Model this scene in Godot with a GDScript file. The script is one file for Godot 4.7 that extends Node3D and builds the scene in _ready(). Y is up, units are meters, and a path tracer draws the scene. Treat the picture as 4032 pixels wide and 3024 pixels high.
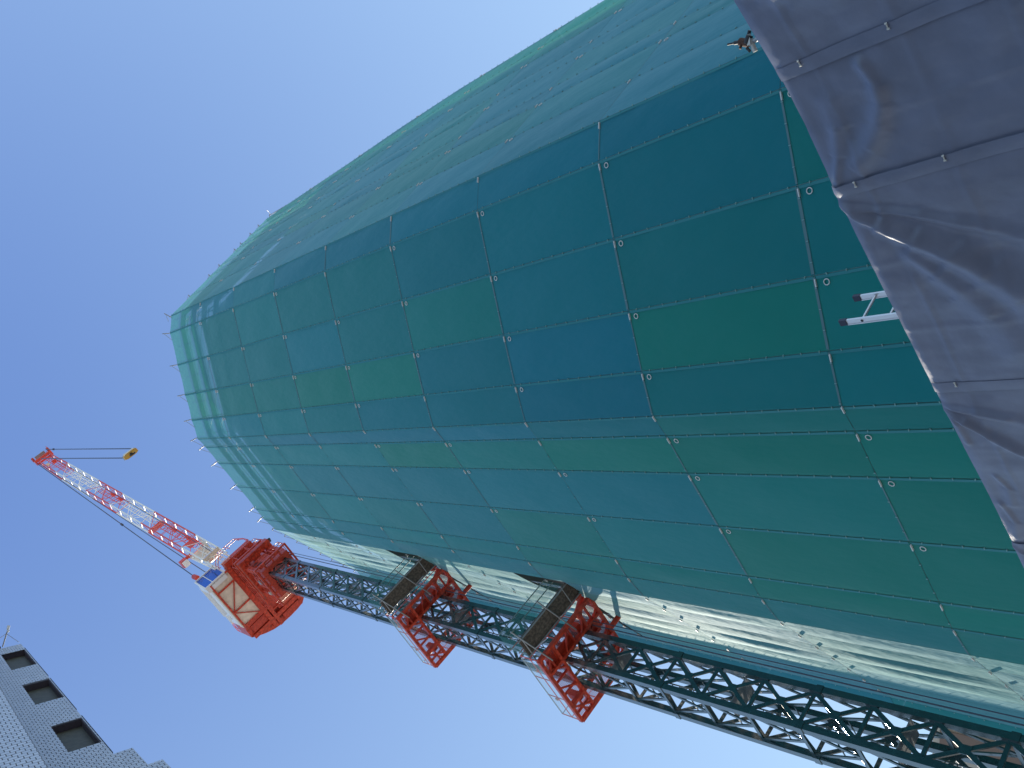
extends Node3D
# A high building wrapped in green scaffold netting, a climbing tower crane beside it, a grey tarpaulin in front.
# y is up, metres. Heights written «h» are measured from the eye, 1.6 m above the ground.

const EYE := 1.6
var M := {}
var box_of := {}
var pipe_of := {}
var taken := {}
var rng := RandomNumberGenerator.new()
var wave := FastNoiseLite.new()
var fine := FastNoiseLite.new()

# ------------------------------------------------------------------ helpers
func lin(r: float, g: float, b: float, a := 1.0) -> Color:
	var c := Color(r, g, b).linear_to_srgb()
	c.a = a
	return c

func mat(called: String, c: Color, rough := 0.6, metal := 0.0) -> StandardMaterial3D:
	var m := StandardMaterial3D.new()
	m.resource_name = called
	m.albedo_color = c
	m.roughness = rough
	m.metallic = metal
	m.cull_mode = BaseMaterial3D.CULL_DISABLED
	M[called] = m
	return m

func noise_tex(size: int, freq: float, lo: float, hi: float, sd: int, oct := 4, stretch := false) -> NoiseTexture2D:
	var n := FastNoiseLite.new()
	n.seed = sd
	n.frequency = freq
	n.fractal_octaves = oct
	var t := NoiseTexture2D.new()
	t.width = size
	t.height = size / 4 if stretch else size
	t.seamless = true
	t.noise = n
	var g := Gradient.new()
	g.set_color(0, Color(lo, lo, lo))
	g.set_color(1, Color(hi, hi, hi))
	t.color_ramp = g
	return t

func bump_tex(size: int, freq: float, strength: float, sd: int) -> NoiseTexture2D:
	var n := FastNoiseLite.new()
	n.seed = sd
	n.frequency = freq
	n.fractal_octaves = 4
	var t := NoiseTexture2D.new()
	t.width = size
	t.height = size
	t.seamless = true
	t.as_normal_map = true
	t.bump_strength = strength
	t.noise = n
	return t

func worn(m: StandardMaterial3D, scale: float, lo: float, hi: float, sd: int) -> void:
	m.albedo_texture = noise_tex(256, 0.02, lo, hi, sd)
	m.uv1_triplanar = true
	m.uv1_world_triplanar = true
	m.uv1_scale = Vector3.ONE * scale

func V(x: float, h: float, z: float) -> Vector3:
	return Vector3(x, h + EYE, z)

func numbered(called: String) -> String:
	taken[called] = taken.get(called, 0) + 1
	return called if taken[called] == 1 else "%s_%03d" % [called, taken[called] - 1]

func tag(o: Node, label: String, category: String, group := "") -> void:
	o.set_meta("label", label)
	o.set_meta("category", category)
	if group:
		o.set_meta("group", group)

func thing(called: String, label: String, category: String, at := Vector3.ZERO, turn := 0.0, group := "") -> Node3D:
	var o := Node3D.new()
	o.name = numbered(called)
	add_child(o)
	o.position = at
	o.rotation.y = turn
	tag(o, label, category, group)
	return o

func part(called: String, mesh: Mesh, m: Material, parent: Node) -> MeshInstance3D:
	var o := MeshInstance3D.new()
	o.name = called
	o.mesh = mesh
	if m:
		o.material_override = m
	parent.add_child(o, true)
	return o

func group_part(called: String, parent: Node, at := Vector3.ZERO) -> Node3D:
	var o := Node3D.new()
	o.name = called
	parent.add_child(o, true)
	o.position = at
	return o

func along(a: Vector3, b: Vector3, w: float, d: float, up := Vector3.UP) -> Transform3D:
	var y := b - a
	var n := y.normalized()
	var ref := up if absf(n.dot(up)) < 0.98 else Vector3.RIGHT
	var x := ref.cross(n).normalized()
	var z := x.cross(n).normalized()
	return Transform3D(Basis(x * w, y, z * d), (a + b) * 0.5)

func bar(called: String, parent: Node, a: Vector3, b: Vector3, w: float, d: float, m: Material, up := Vector3.UP) -> MeshInstance3D:
	if not box_of.has(m):
		var bm := BoxMesh.new()
		bm.size = Vector3.ONE
		bm.material = m
		box_of[m] = bm
	var o := part(called, box_of[m], null, parent)
	o.transform = along(a, b, w, d, up)
	return o

func slab(called: String, parent: Node, lo: Vector3, hi: Vector3, m: Material) -> MeshInstance3D:
	if not box_of.has(m):
		var bm := BoxMesh.new()
		bm.size = Vector3.ONE
		bm.material = m
		box_of[m] = bm
	var o := part(called, box_of[m], null, parent)
	o.transform = Transform3D(Basis.from_scale((hi - lo).abs()), (lo + hi) * 0.5)
	return o

func pipe(called: String, parent: Node, a: Vector3, b: Vector3, r: float, m: Material) -> MeshInstance3D:
	if not pipe_of.has(m):
		var c := CylinderMesh.new()
		c.height = 1.0
		c.top_radius = 0.5
		c.bottom_radius = 0.5
		c.radial_segments = 10
		c.rings = 1
		c.material = m
		pipe_of[m] = c
	var o := part(called, pipe_of[m], null, parent)
	o.transform = along(a, b, r * 2.0, r * 2.0)
	return o

func begin() -> SurfaceTool:
	var st := SurfaceTool.new()
	st.begin(Mesh.PRIMITIVE_TRIANGLES)
	return st

func quad(st: SurfaceTool, a: Vector3, b: Vector3, c: Vector3, d: Vector3, n: Vector3) -> void:
	var nn := (c - a).cross(b - a)
	if nn.dot(n) < 0.0:
		var k := b
		b = d
		d = k
	st.set_normal((c - a).cross(b - a).normalized())
	for p in [a, b, c, a, c, d]:
		st.add_vertex(p)

func add_bar(st: SurfaceTool, a: Vector3, b: Vector3, w: float, d: float, up := Vector3.UP) -> void:
	var t := along(a, b, w, d, up)
	add_cell(st, t)

func add_cell(st: SurfaceTool, t: Transform3D) -> void:
	var p := []
	for i in 8:
		p.append(t * Vector3(0.5 if i & 1 else -0.5, 0.5 if i & 2 else -0.5, 0.5 if i & 4 else -0.5))
	var x := t.basis.x
	var y := t.basis.y
	var z := t.basis.z
	quad(st, p[1], p[3], p[7], p[5], x)
	quad(st, p[0], p[2], p[6], p[4], -x)
	quad(st, p[2], p[3], p[7], p[6], y)
	quad(st, p[0], p[1], p[5], p[4], -y)
	quad(st, p[4], p[5], p[7], p[6], z)
	quad(st, p[0], p[1], p[3], p[2], -z)

func add_block(st: SurfaceTool, lo: Vector3, hi: Vector3) -> void:
	add_cell(st, Transform3D(Basis.from_scale((hi - lo).abs()), (lo + hi) * 0.5))

func done(st: SurfaceTool) -> ArrayMesh:
	return st.commit()

# a smooth sheet; f(u, v) gives the point
func sheet(nu: int, nv: int, f: Callable, size := Vector2.ONE, uv0 := Vector2.ZERO) -> ArrayMesh:
	var st := begin()
	st.set_smooth_group(0)
	for j in nv + 1:
		for i in nu + 1:
			var u := float(i) / nu
			var v := float(j) / nv
			st.set_uv(uv0 + Vector2(u * size.x, v * size.y))
			st.add_vertex(f.call(u, v))
	for j in nv:
		for i in nu:
			var a := j * (nu + 1) + i
			for k in [a, a + 1, a + nu + 2, a, a + nu + 2, a + nu + 1]:
				st.add_index(k)
	st.generate_normals()
	return st.commit()

# a prism over a polygon of the ground plan
func prism(plan: PackedVector2Array, y0: float, y1: float) -> ArrayMesh:
	var st := begin()
	var mid := Vector2.ZERO
	for p in plan:
		mid += p
	mid /= plan.size()
	var n := plan.size()
	var cw := Geometry2D.is_polygon_clockwise(plan)
	for i in n:
		var a := plan[i]
		var b := plan[(i + 1) % n]
		var e := b - a
		var out := Vector2(e.y, -e.x) if not cw else Vector2(-e.y, e.x)
		quad(st, Vector3(a.x, y0, a.y), Vector3(b.x, y0, b.y), Vector3(b.x, y1, b.y), Vector3(a.x, y1, a.y), Vector3(out.x, 0, out.y))
	var tri := Geometry2D.triangulate_polygon(plan)
	for side in [[y1, Vector3.UP], [y0, Vector3.DOWN]]:
		for i in range(0, tri.size(), 3):
			var a := Vector3(plan[tri[i]].x, side[0], plan[tri[i]].y)
			var b := Vector3(plan[tri[i + 1]].x, side[0], plan[tri[i + 1]].y)
			var c := Vector3(plan[tri[i + 2]].x, side[0], plan[tri[i + 2]].y)
			if (c - a).cross(b - a).dot(side[1]) < 0:
				var k := b
				b = c
				c = k
			st.set_normal(side[1])
			for p in [a, b, c]:
				st.add_vertex(p)
	return st.commit()

# ------------------------------------------------------------------ the scene
func _ready() -> void:
	rng.seed = 11
	wave.seed = 4
	wave.frequency = 0.5
	wave.fractal_octaves = 3
	fine.seed = 9
	fine.frequency = 1.6
	fine.fractal_octaves = 3

	var cam := Camera3D.new()
	cam.name = "camera"
	cam.fov = 48.32
	cam.near = 0.1
	cam.far = 900.0
	cam.transform = Transform3D(Basis(Vector3(-0.10914, -0.60293, -0.79029), Vector3(0.99403, -0.06620, -0.08677), Vector3(0.0, -0.79504, 0.60655)).orthonormalized(), Vector3(0, EYE, 0))
	add_child(cam)
	cam.current = true

	var sky := ProceduralSkyMaterial.new()
	sky.sky_top_color = lin(0.160, 0.290, 0.660)
	sky.sky_horizon_color = lin(0.74, 1.08, 1.38)
	sky.sky_curve = 0.72
	sky.sky_energy_multiplier = 1.0
	sky.ground_bottom_color = lin(0.20, 0.20, 0.20)
	sky.ground_horizon_color = lin(0.45, 0.52, 0.60)
	sky.sun_angle_max = 8.0
	var env := Environment.new()
	env.background_mode = Environment.BG_SKY
	env.sky = Sky.new()
	env.sky.sky_material = sky
	env.background_energy_multiplier = 0.705
	env.tonemap_mode = Environment.TONE_MAPPER_LINEAR
	env.tonemap_exposure = 1.42
	env.sdfgi_enabled = true
	env.ssao_enabled = true
	env.ssil_enabled = true
	var we := WorldEnvironment.new()
	we.name = "world_environment"
	we.environment = env
	add_child(we)

	var sun := DirectionalLight3D.new()
	sun.name = "sun"
	sun.light_energy = 1.6
	sun.light_color = Color(1.0, 0.955, 0.88)
	sun.light_angular_distance = 0.5
	sun.shadow_enabled = true
	add_child(sun)
	var az := deg_to_rad(-42.0)
	var el := deg_to_rad(41.0)
	var towards := Vector3(sin(az) * cos(el), sin(el), -cos(az) * cos(el))
	sun.look_at_from_position(Vector3.ZERO, -towards)

	materials()
	ground()
	white_building()
	beige_building()
	netted_building()
	crane()
	hook_block()
	for h in [34.0, 24.0]:
		tie_platform(h)
	for h in [34.0, 24.0]:
		gangway(h)
	tarpaulin()
	ladder()
	scaffold_post()

func materials() -> void:
	# netting: blue-green to green, five hues in two strengths
	for k in 5:
		for s in 2:
			var t := k / 4.0
			var c := Vector3(0.0005, 0.195, 0.275).lerp(Vector3(0.0005, 0.222, 0.190), t) * (1.0 if s == 0 else 0.92)
			var m := mat("net_%d_%d" % [k, s], lin(c.x, c.y, c.z, 0.80), 0.75)
			m.transparency = BaseMaterial3D.TRANSPARENCY_ALPHA
			m.metallic_specular = 0.2
			m.rim_enabled = true
			m.rim = 1.45
			m.rim_tint = 0.30
			m.backlight_enabled = true
			m.backlight = Color(0.09, 0.34, 0.16)
			m.normal_enabled = true
			m.normal_texture = NETBUMP if NETBUMP else _net_bump()
			m.normal_scale = 0.18
			m.uv1_scale = Vector3(0.40, 0.13, 1)
	var side := mat("net_side", lin(0.03, 0.20, 0.16, 0.30), 0.6)
	side.transparency = BaseMaterial3D.TRANSPARENCY_ALPHA
	var pale := mat("net_pale", lin(0.45, 0.60, 0.60, 0.30), 0.5)
	pale.transparency = BaseMaterial3D.TRANSPARENCY_ALPHA
	mat("net_back", lin(0.02, 0.12, 0.12), 0.7)
	mat("hem", lin(0.010, 0.180, 0.200), 0.6)
	mat("band", lin(0.070, 0.175, 0.195), 0.6)
	mat("tie", lin(0.16, 0.34, 0.33), 0.6)
	mat("clip", lin(0.62, 0.64, 0.63), 0.5)
	worn(mat("concrete", lin(0.20, 0.20, 0.19), 0.85), 0.3, 0.7, 1.0, 21)
	mat("steel_pipe", lin(0.32, 0.33, 0.34), 0.45, 0.6)
	worn(mat("plank", lin(0.19, 0.155, 0.125), 0.8), 1.3, 0.55, 1.0, 22)
	worn(mat("plank_pale", lin(0.24, 0.22, 0.19), 0.75), 1.3, 0.6, 1.0, 25)
	# crane
	worn(mat("red", lin(0.80, 0.080, 0.034), 0.40), 0.8, 0.62, 1.0, 23)
	worn(mat("red_dull", lin(0.62, 0.058, 0.027), 0.45), 0.9, 0.75, 1.0, 24)
	mat("boom_red", lin(0.66, 0.075, 0.050), 0.4)
	mat("boom_white", lin(0.80, 0.79, 0.74), 0.4)
	worn(mat("mast_green", lin(0.018, 0.060, 0.068), 0.25), 0.7, 0.8, 1.0, 26)
	M.mast_green.metallic_specular = 1.0
	M.mast_green.clearcoat_enabled = true
	M.mast_green.clearcoat = 0.6
	M.mast_green.clearcoat_roughness = 0.15
	worn(mat("cream", lin(0.84, 0.75, 0.61), 0.5), 0.4, 0.88, 1.0, 27)
	mat("cab_white", lin(0.76, 0.78, 0.80), 0.4)
	var glass := mat("cab_glass", lin(0.012, 0.07, 0.42), 0.12)
	glass.metallic_specular = 0.6
	mat("blind", lin(0.02, 0.13, 0.60), 0.5)
	mat("rope", lin(0.05, 0.065, 0.10), 0.5)
	mat("amber", lin(0.62, 0.36, 0.07), 0.45)
	mat("amber_pale", lin(0.72, 0.66, 0.50), 0.45)
	mat("dark", lin(0.015, 0.015, 0.017), 0.5)
	# tarpaulin
	var tarp := mat("tarp", lin(0.168, 0.196, 0.285), 0.45)
	tarp.metallic_specular = 0.5
	tarp.rim_enabled = true
	tarp.rim = 0.6
	tarp.rim_tint = 0.4
	tarp.albedo_texture = noise_tex(512, 0.012, 0.90, 1.0, 31)
	tarp.uv1_scale = Vector3(0.3, 0.3, 1)
	tarp.normal_enabled = true
	tarp.normal_texture = bump_tex(512, 0.05, 3.0, 32)
	tarp.normal_scale = 0.10
	mat("alu", lin(0.62, 0.62, 0.64), 0.38, 0.75)
	mat("cap", lin(0.012, 0.016, 0.045), 0.5)
	worn(mat("rust", lin(0.20, 0.085, 0.05), 0.8), 9.0, 0.4, 1.0, 33)
	mat("zinc", lin(0.52, 0.50, 0.45), 0.5, 0.4)
	# the tiled building
	for k in 3:
		mat("tile_%d" % k, lin(0.50 + 0.03 * k, 0.54 + 0.03 * k, 0.60 + 0.03 * k), 0.30)
	mat("mortar", lin(0.11, 0.11, 0.13), 0.9)
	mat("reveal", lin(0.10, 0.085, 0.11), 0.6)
	worn(mat("olive", lin(0.085, 0.083, 0.058), 0.6), 1.2, 0.8, 1.0, 41)
	mat("trim_dark", lin(0.03, 0.03, 0.045), 0.5)
	worn(mat("beige_wall", lin(0.62, 0.55, 0.46), 0.8), 0.15, 0.86, 1.0, 42)
	mat("brown_panel", lin(0.20, 0.14, 0.11), 0.7)
	mat("window_glass", lin(0.03, 0.04, 0.05), 0.1)
	worn(mat("asphalt", lin(0.055, 0.055, 0.058), 0.9), 0.2, 0.7, 1.0, 43)
	worn(mat("paving", lin(0.42, 0.41, 0.39), 0.9), 0.02, 0.85, 1.0, 44)
	mat("road_paint", lin(0.75, 0.75, 0.73), 0.7)

var NETBUMP: Texture2D = null
func _net_bump() -> Texture2D:
	NETBUMP = bump_tex(512, 0.018, 5.0, 51)
	return NETBUMP
func ground() -> void:
	var st := begin()
	quad(st, Vector3(-400, 0, -400), Vector3(400, 0, -400), Vector3(400, 0, 400), Vector3(-400, 0, 400), Vector3.UP)
	var g := part("ground", done(st), M.paving, self)
	g.set_meta("kind", "structure")
	st = begin()
	quad(st, Vector3(-3.2, 0.004, -60), Vector3(3.6, 0.004, -6.0), Vector3(3.6, 0.004, 60), Vector3(-3.2, 0.004, 60), Vector3.UP)
	var r := part("road", done(st), M.asphalt, self)
	r.set_meta("kind", "structure")

# ------------------------------------------------------------------ tiled building at the left
func white_building() -> void:
	var b := thing("tiled_building", "white tiled building with three square dark window recesses near its edge", "building", Vector3(-5.2, 0, -2.5))
	var o := Vector3(-5.2, 0, -2.5)
	var x0 := -5.2
	var P := func(x: float, h: float, z: float) -> Vector3: return V(x, h, z) - o
	# window recesses: z from -2.735 to -2.245
	var wz := [-2.735, -2.245]
	var wins := [[22.66, 24.54], [19.30, 21.00], [15.90, 17.58]]
	# backing wall in strips round the recesses
	var core := begin()
	var lvl := [-EYE, 14.2, 15.2, 15.90, 17.58, 19.30, 21.00, 22.66, 24.54, 25.24]
	for i in lvl.size() - 1:
		var far: float = -3.275 if i == 0 else (-3.055 if i == 1 else -2.765)
		var recess: bool = i in [3, 5, 7]
		if recess:
			add_block(core, P.call(-14.0, lvl[i], 9.0), P.call(x0 - 0.012, lvl[i + 1], wz[1]))
			add_block(core, P.call(-14.0, lvl[i], wz[0]), P.call(x0 - 0.012, lvl[i + 1], far))
			add_block(core, P.call(-14.0, lvl[i], wz[1]), P.call(x0 - 0.17, lvl[i + 1], wz[0]))
		else:
			add_block(core, P.call(-14.0, lvl[i], 9.0), P.call(x0 - 0.012, lvl[i + 1], far))
	var wall := part("wall", done(core), M.mortar, b)
	# the nearer part that stands forward
	var near := begin()
	add_block(near, P.call(x0 - 0.005, -EYE, 9.0), P.call(-3.912, 27.5, -1.412))
	var forward := part("projecting_wall", done(near), M.mortar, b)
	var bulk := begin()
	add_block(bulk, P.call(-14.2, -EYE, 9.05), P.call(x0 - 0.25, 25.22, -2.75))
	add_block(bulk, P.call(x0 - 0.25, -EYE, 9.05), P.call(-3.95, 27.4, 2.0))
	part("side_wall", done(bulk), M.tile_1, b)
	for i in 3:
		var w := group_part("window", b)
		slab("pane", w, P.call(x0 - 0.165, wins[i][0] + 0.004, wz[1] - 0.003), P.call(x0 - 0.15, wins[i][1] - 0.004, wz[0] + 0.003), M.olive)
		# lining tiles at the head and the far jamb
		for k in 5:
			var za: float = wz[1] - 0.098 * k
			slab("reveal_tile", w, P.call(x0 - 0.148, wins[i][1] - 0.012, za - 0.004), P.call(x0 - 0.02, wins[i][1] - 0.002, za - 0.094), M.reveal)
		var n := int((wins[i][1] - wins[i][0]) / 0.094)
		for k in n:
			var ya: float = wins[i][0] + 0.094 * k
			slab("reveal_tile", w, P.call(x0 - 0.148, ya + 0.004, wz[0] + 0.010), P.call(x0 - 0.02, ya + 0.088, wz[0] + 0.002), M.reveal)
	for s in [[21.3, 24.7], [18.2, 21.05], [15.25, 17.72]]:
		slab("edge_trim", b, P.call(x0 - 0.2, s[0], -2.766), P.call(x0 + 0.002, s[1], -2.774), M.trim_dark)
	# tiles in running bond: the lowest ones in the frame singly, the rest as one
	var single := 0
	var rest := [begin(), begin(), begin()]
	var cells := []
	for row in 132:
		var h := 13.2 + row * 0.0935
		if h + 0.0935 > 25.31:
			break
		var far := -3.275 if h < 14.2 - 0.05 else (-3.055 if h < 15.2 - 0.05 else -2.765)
		var z := -1.45 - (0.0525 if row % 2 else 0.0)
		while z > far + 0.02:
			var z1 := maxf(z - 0.105, far)
			var h1 := h + 0.0935
			var spans := [[z, z1]]
			for w in wins:
				if h1 > w[0] + 0.03 and h < w[1] - 0.03:
					spans = []
					if z > wz[1]:
						spans.append([z, maxf(z1, wz[1])])
					if z1 < wz[0]:
						spans.append([minf(z, wz[0]), z1])
			for sp in spans:
				if sp[0] - sp[1] > 0.016:
					cells.append([x0, h, sp[0], sp[1]])
			z -= 0.105
	for row in 80:
		var h := 9.6 + row * 0.0935
		var z := -0.40 - (0.0525 if row % 2 else 0.0)
		while z > -1.405:
			cells.append([-3.9, h, z, maxf(z - 0.105, -1.405)])
			z -= 0.105
	for c in cells:
		var t := rng.randi() % 3
		var lift := rng.randf_range(0.0, 0.0025)
		var lo: Vector3 = P.call(c[0] - 0.010, c[1] + 0.005, c[3] + 0.006)
		var hi: Vector3 = P.call(c[0] + lift, c[1] + 0.0885, c[2] - 0.006)
		var inside: bool = (c[0] > -4.0 and c[1] > 10.6 and c[1] < 13.6 and c[2] < -0.75) or (c[0] < -4.0 and c[1] < 15.4)
		if inside and single < 290:
			single += 1
			slab("tile", wall if c[0] < -4.0 else forward, lo, hi, M["tile_%d" % t])
		else:
			add_block(rest[t], lo, hi)
	for t in 3:
		part("tile_field", done(rest[t]), M["tile_%d" % t], wall).set_meta("kind", "stuff")
	# the small arm that leans out from the roof edge
	var at := V(-5.2, 25.40, -2.37)
	var a := thing("roof_lamp_arm", "thin grey pole with a small white lamp head leaning out from the white roof edge", "lamp", at)
	pipe("pole", a, Vector3(0, 0, 0), Vector3(0.37, 0.16, -0.17), 0.016, M.steel_pipe)
	pipe("lamp_head", a, Vector3(0.37, 0.16, -0.17), Vector3(0.455, 0.20, -0.205), 0.034, M.cab_white)
	pipe("collar", a, Vector3(0.33, 0.11, -0.15), Vector3(0.35, 0.12, -0.19), 0.028, M.cab_white)
	pipe("stay", a, Vector3(0.28, 0.12, -0.13), Vector3(0.03, -0.01, -0.36), 0.006, M.steel_pipe)
	pipe("stay", a, Vector3(0.29, 0.125, -0.13), Vector3(-0.02, 0.05, 0.5), 0.006, M.steel_pipe)
	slab("foot", a, Vector3(-0.06, -0.02, 0.04), Vector3(0.02, 0.10, 0.20), M.dark)

func beige_building() -> void:
	var at := Vector3(-24.0, 0, -44.0)
	var b := thing("beige_building", "distant beige building glimpsed through the bottom of the green crane mast", "building", at, 0.25)
	slab("wall", b, Vector3(-9, 0, -6), Vector3(5.6, 22.6, 6), M.beige_wall)
	slab("parapet", b, Vector3(-9.1, 22.6, -6.1), Vector3(5.7, 23.0, 6.1), M.beige_wall)
	for x in [3.4, -0.8, -5.0]:
		slab("pilaster", b, Vector3(x, 0, 6), Vector3(x + 0.8, 22.6, 6.25), M.brown_panel)
		for k in 6:
			var w := slab("window", b, Vector3(x + 1.0, 2.0 + k * 3.4, 6), Vector3(x + 1.9, 3.6 + k * 3.4, 6.06), M.window_glass)

# ------------------------------------------------------------------ netted scaffold
# the right-hand end of the scaffold draws in towards the top
func draw_in(d: float, h: float) -> Vector2:
	var far := 11.4
	var run := [[32.0, 11.4], [36.6, 10.92], [41.4, 10.05], [47.0, 9.24], [49.9, 8.84], [51.2, 8.30]]
	for k in run.size() - 1:
		if h > run[k][0]:
			far = lerpf(run[k][1], run[k + 1][1], clampf((h - run[k][0]) / (run[k + 1][0] - run[k][0]), 0, 1))
	return Vector2(0.673, -0.739) * (far - 11.4) * smoothstep(4.6, 11.4, d)

const ROWS := [-1.5, 4.5, 9.6, 14.7, 19.8, 24.9, 30.0, 35.1, 40.2, 45.3, 50.75]
func netted_building() -> void:
	var pts := PackedVector2Array()
	var face := []
	var c0 := Vector2(6.08, -14.73)
	pts.append(c0 + Vector2(0.673, -0.739) * 11.4 + Vector2(-0.739, -0.673) * 1.9)
	var dist := [11.4]
	face.append("X")
	for d in [11.4, 10.1, 8.8, 7.05, 6.1, 4.4, 3.5, 1.72]:
		dist.append(d)
		pts.append(c0 + Vector2(0.673, -0.739) * d)
		face.append("B")
	pts.append(c0)
	face.append("S")
	for p in [Vector2(5.08, -14.55), Vector2(3.22, -14.77), Vector2(1.46, -15.0), Vector2(-0.03, -15.22)]:
		pts.append(p)
		face.append("A")
	pts.append(Vector2(-1.16, -15.44))
	face.append("T")
	for p in [Vector2(-1.69, -15.83), Vector2(-2.72, -16.46), Vector2(-4.25, -17.42), Vector2(-5.77, -18.38)]:
		pts.append(p)
		face.append("C")
	pts.append(Vector2(-6.46, -18.81))
	face.append("C")
	var c1 := Vector2(-7.26, -19.48)
	for k in 7:
		pts.append(c1 + Vector2(-0.588, -0.809) * 0.9 * k)
		face.append("D")
	var c2 := c1 + Vector2(-0.588, -0.809) * 6.3
	pts.append(c2)
	face.append("E")
	pts.append(c2 + Vector2(-0.86, -0.51) * 0.75)
	face.append("X")
	pts.append(c2 + Vector2(-0.86, -0.51) * 0.75 + Vector2(0.51, -0.86) * 1.9)
	var n := pts.size()
	while dist.size() < n:
		dist.append(0.0)

	# the building inside
	var plan := PackedVector2Array(pts.slice(3))
	plan[0] = c0 + Vector2(0.673, -0.739) * 9.6
	plan.append(pts[n - 1] + Vector2(6.0, -12.0))
	plan.append(plan[0] + Vector2(-8.5, -10.0))
	var grown := Geometry2D.offset_polygon(plan, -1.3, Geometry2D.JOIN_MITER)
	var inner: PackedVector2Array = grown[0]
	var slim := PackedVector2Array(plan)
	slim[0] = c0 + Vector2(0.673, -0.739) * 7.9
	slim[slim.size() - 1] = slim[0] + Vector2(-8.5, -10.0)
	slim.remove_at(1)
	inner = Geometry2D.offset_polygon(slim, -1.3, Geometry2D.JOIN_MITER)[0]
	var core := thing("concrete_building", "dark concrete building inside the green netted scaffold", "building", Vector3(0, 0, -22))
	for i in inner.size():
		inner[i] += Vector2(0, 22)
	part("wall", prism(inner, 0.0, 48.2 + EYE), M.concrete, core)
	var wider: PackedVector2Array = Geometry2D.offset_polygon(plan, -0.42, Geometry2D.JOIN_MITER)[0]
	for i in wider.size():
		wider[i] += Vector2(0, 22)
	part("lower_wall", prism(wider, 0.0, 42.6 + EYE), M.concrete, core)
	var small := PackedVector2Array([Vector2(3.1, -18.2), Vector2(6.3, -18.6), Vector2(6.3, -24), Vector2(3.1, -24)])
	for i in 4:
		small[i] += Vector2(0, 22)
	part("rooftop_room", prism(small, 48.2 + EYE, 51.6 + EYE), M.concrete, core)

	var mid := Vector3(-1, 0, -18)
	var s := thing("netted_scaffold", "tall scaffold wrapped all round in green and blue-green netting", "scaffold", mid)
	# hue of each column on the front, from the foot up; elsewhere it is drawn by lot
	var hue := {
		9: [1, 0, 0, 0, 0, 0, 0, 1, 0, 0], 10: [3, 3, 1, 1, 1, 2, 2, 2, 2, 2], 11: [3, 2, 2, 1, 3, 2, 1, 2, 2, 2],
		12: [3, 3, 4, 0, 1, 4, 4, 3, 3, 3], 13: [2, 2, 2, 0, 1, 1, 2, 2, 1, 1], 14: [3, 3, 3, 1, 0, 0, 0, 0, 1, 1],
		15: [3, 4, 4, 4, 3, 4, 2, 2, 2, 2], 16: [2, 4, 3, 1, 1, 1, 1, 1, 2, 2], 17: [4, 4, 4, 2, 3, 1, 2, 2, 2, 2],
		18: [3, 4, 4, 3, 3, 2, 2, 1, 1, 2], 19: [2, 3, 2, 2, 2, 1, 1, 1, 1, 1]}
	var ties := []
	var along_d := 0.0
	for i in n - 1:
		var a2 := pts[i]
		var b2 := pts[i + 1]
		var wide := a2.distance_to(b2)
		var dir2 := (b2 - a2) / wide
		var out := Vector3(dir2.y, 0, -dir2.x)
		var tang := Vector3(dir2.x, 0, dir2.y)
		var f: String = face[i]
		for r in 10:
			var y0: float = ROWS[r]
			var y1: float = ROWS[r + 1]
			var h: int = hue[i][r] if hue.has(i) else rng.randi_range(0, 2)
			var strong := rng.randi() % 2
			var sd := rng.randf() * 100.0
			var belly := rng.randf_range(0.0, 0.05)
			var top: bool = r == 9
			var sag := rng.randf_range(0.10, 0.22) * clampf(wide / 1.8, 0.3, 1.0)
			var rough := 0.045
			if f == "D" or f == "E":
				rough = 0.009
			elif f == "B":
				rough = 0.05
			var nu := 6
			var nv := 12
			if f == "D":
				nu = 8
				nv = 18
			var s0 := along_d
			var m2 := mid
			var d0: float = dist[i]
			var d1: float = dist[i + 1]
			var slit: bool = f == "D" and (r == 7 or r == 5)
			var under: bool = f == "D" and (r == 6 or r == 4)
			var g := func(u: float, v: float) -> Vector3:
				var uu := lerpf(0.004 / wide, 1.0 - 0.004 / wide, u)
				var lo := y0 + 0.006
				var hi := y1 - 0.006
				var sx := s0 + uu * wide
				if slit:      # lifted over the gangway
					lo = y0 + maxf(0.02, 1.9 - 0.2 * sx if sx < 1.0 else 1.7 - (sx - 1.0) * 0.9)
				if under:
					hi = y1 - (1.15 if sx < 0.95 else maxf(0.02, 0.75 - 0.14 * (sx - 0.95)))
				var y := lerpf(lo, hi, v)
				if top:
					y -= sag * 4.0 * uu * (1.0 - uu) * v
				var p := Vector2(a2.x, a2.y).lerp(b2, uu)
				p += draw_in(lerpf(d0, d1, uu), y)
				var pin := minf(1.0, 6.0 * minf(u, 1.0 - u)) * minf(1.0, 8.0 * minf(v, 1.0 - v))
				var off := belly * sin(PI * u) * sin(PI * v)
				if f == "D" or f == "E":
					off += wave.get_noise_2d(sx * 1.3 + y * 0.45 + 31.0, y * 0.16 - sx * 0.35) * rough
					off += absf(fine.get_noise_2d(sx * 0.9 + y * 0.35, y * 0.10)) * rough * 0.5
					if f == "D":
						off *= clampf(sx / 0.5, 0.0, 1.0)
				else:
					off += pin * wave.get_noise_2d(uu * wide * 1.1 + sd, y * 0.7) * rough
				return Vector3(p.x, y + EYE, p.y) + out * off - m2
			var panel := part("net_panel", sheet(nu, nv, g, Vector2(wide, y1 - y0), Vector2(sd, 0.37 * sd)), M["net_%d_%d" % [h, strong]] if f != "X" else M.net_back, s)
			# edge strips, proud of the sheet
			var hem := begin()
			var A3 := Vector3(a2.x, EYE, a2.y) - mid
			var B3 := Vector3(b2.x, EYE, b2.y) - mid
			var lift := out * 0.012
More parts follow.
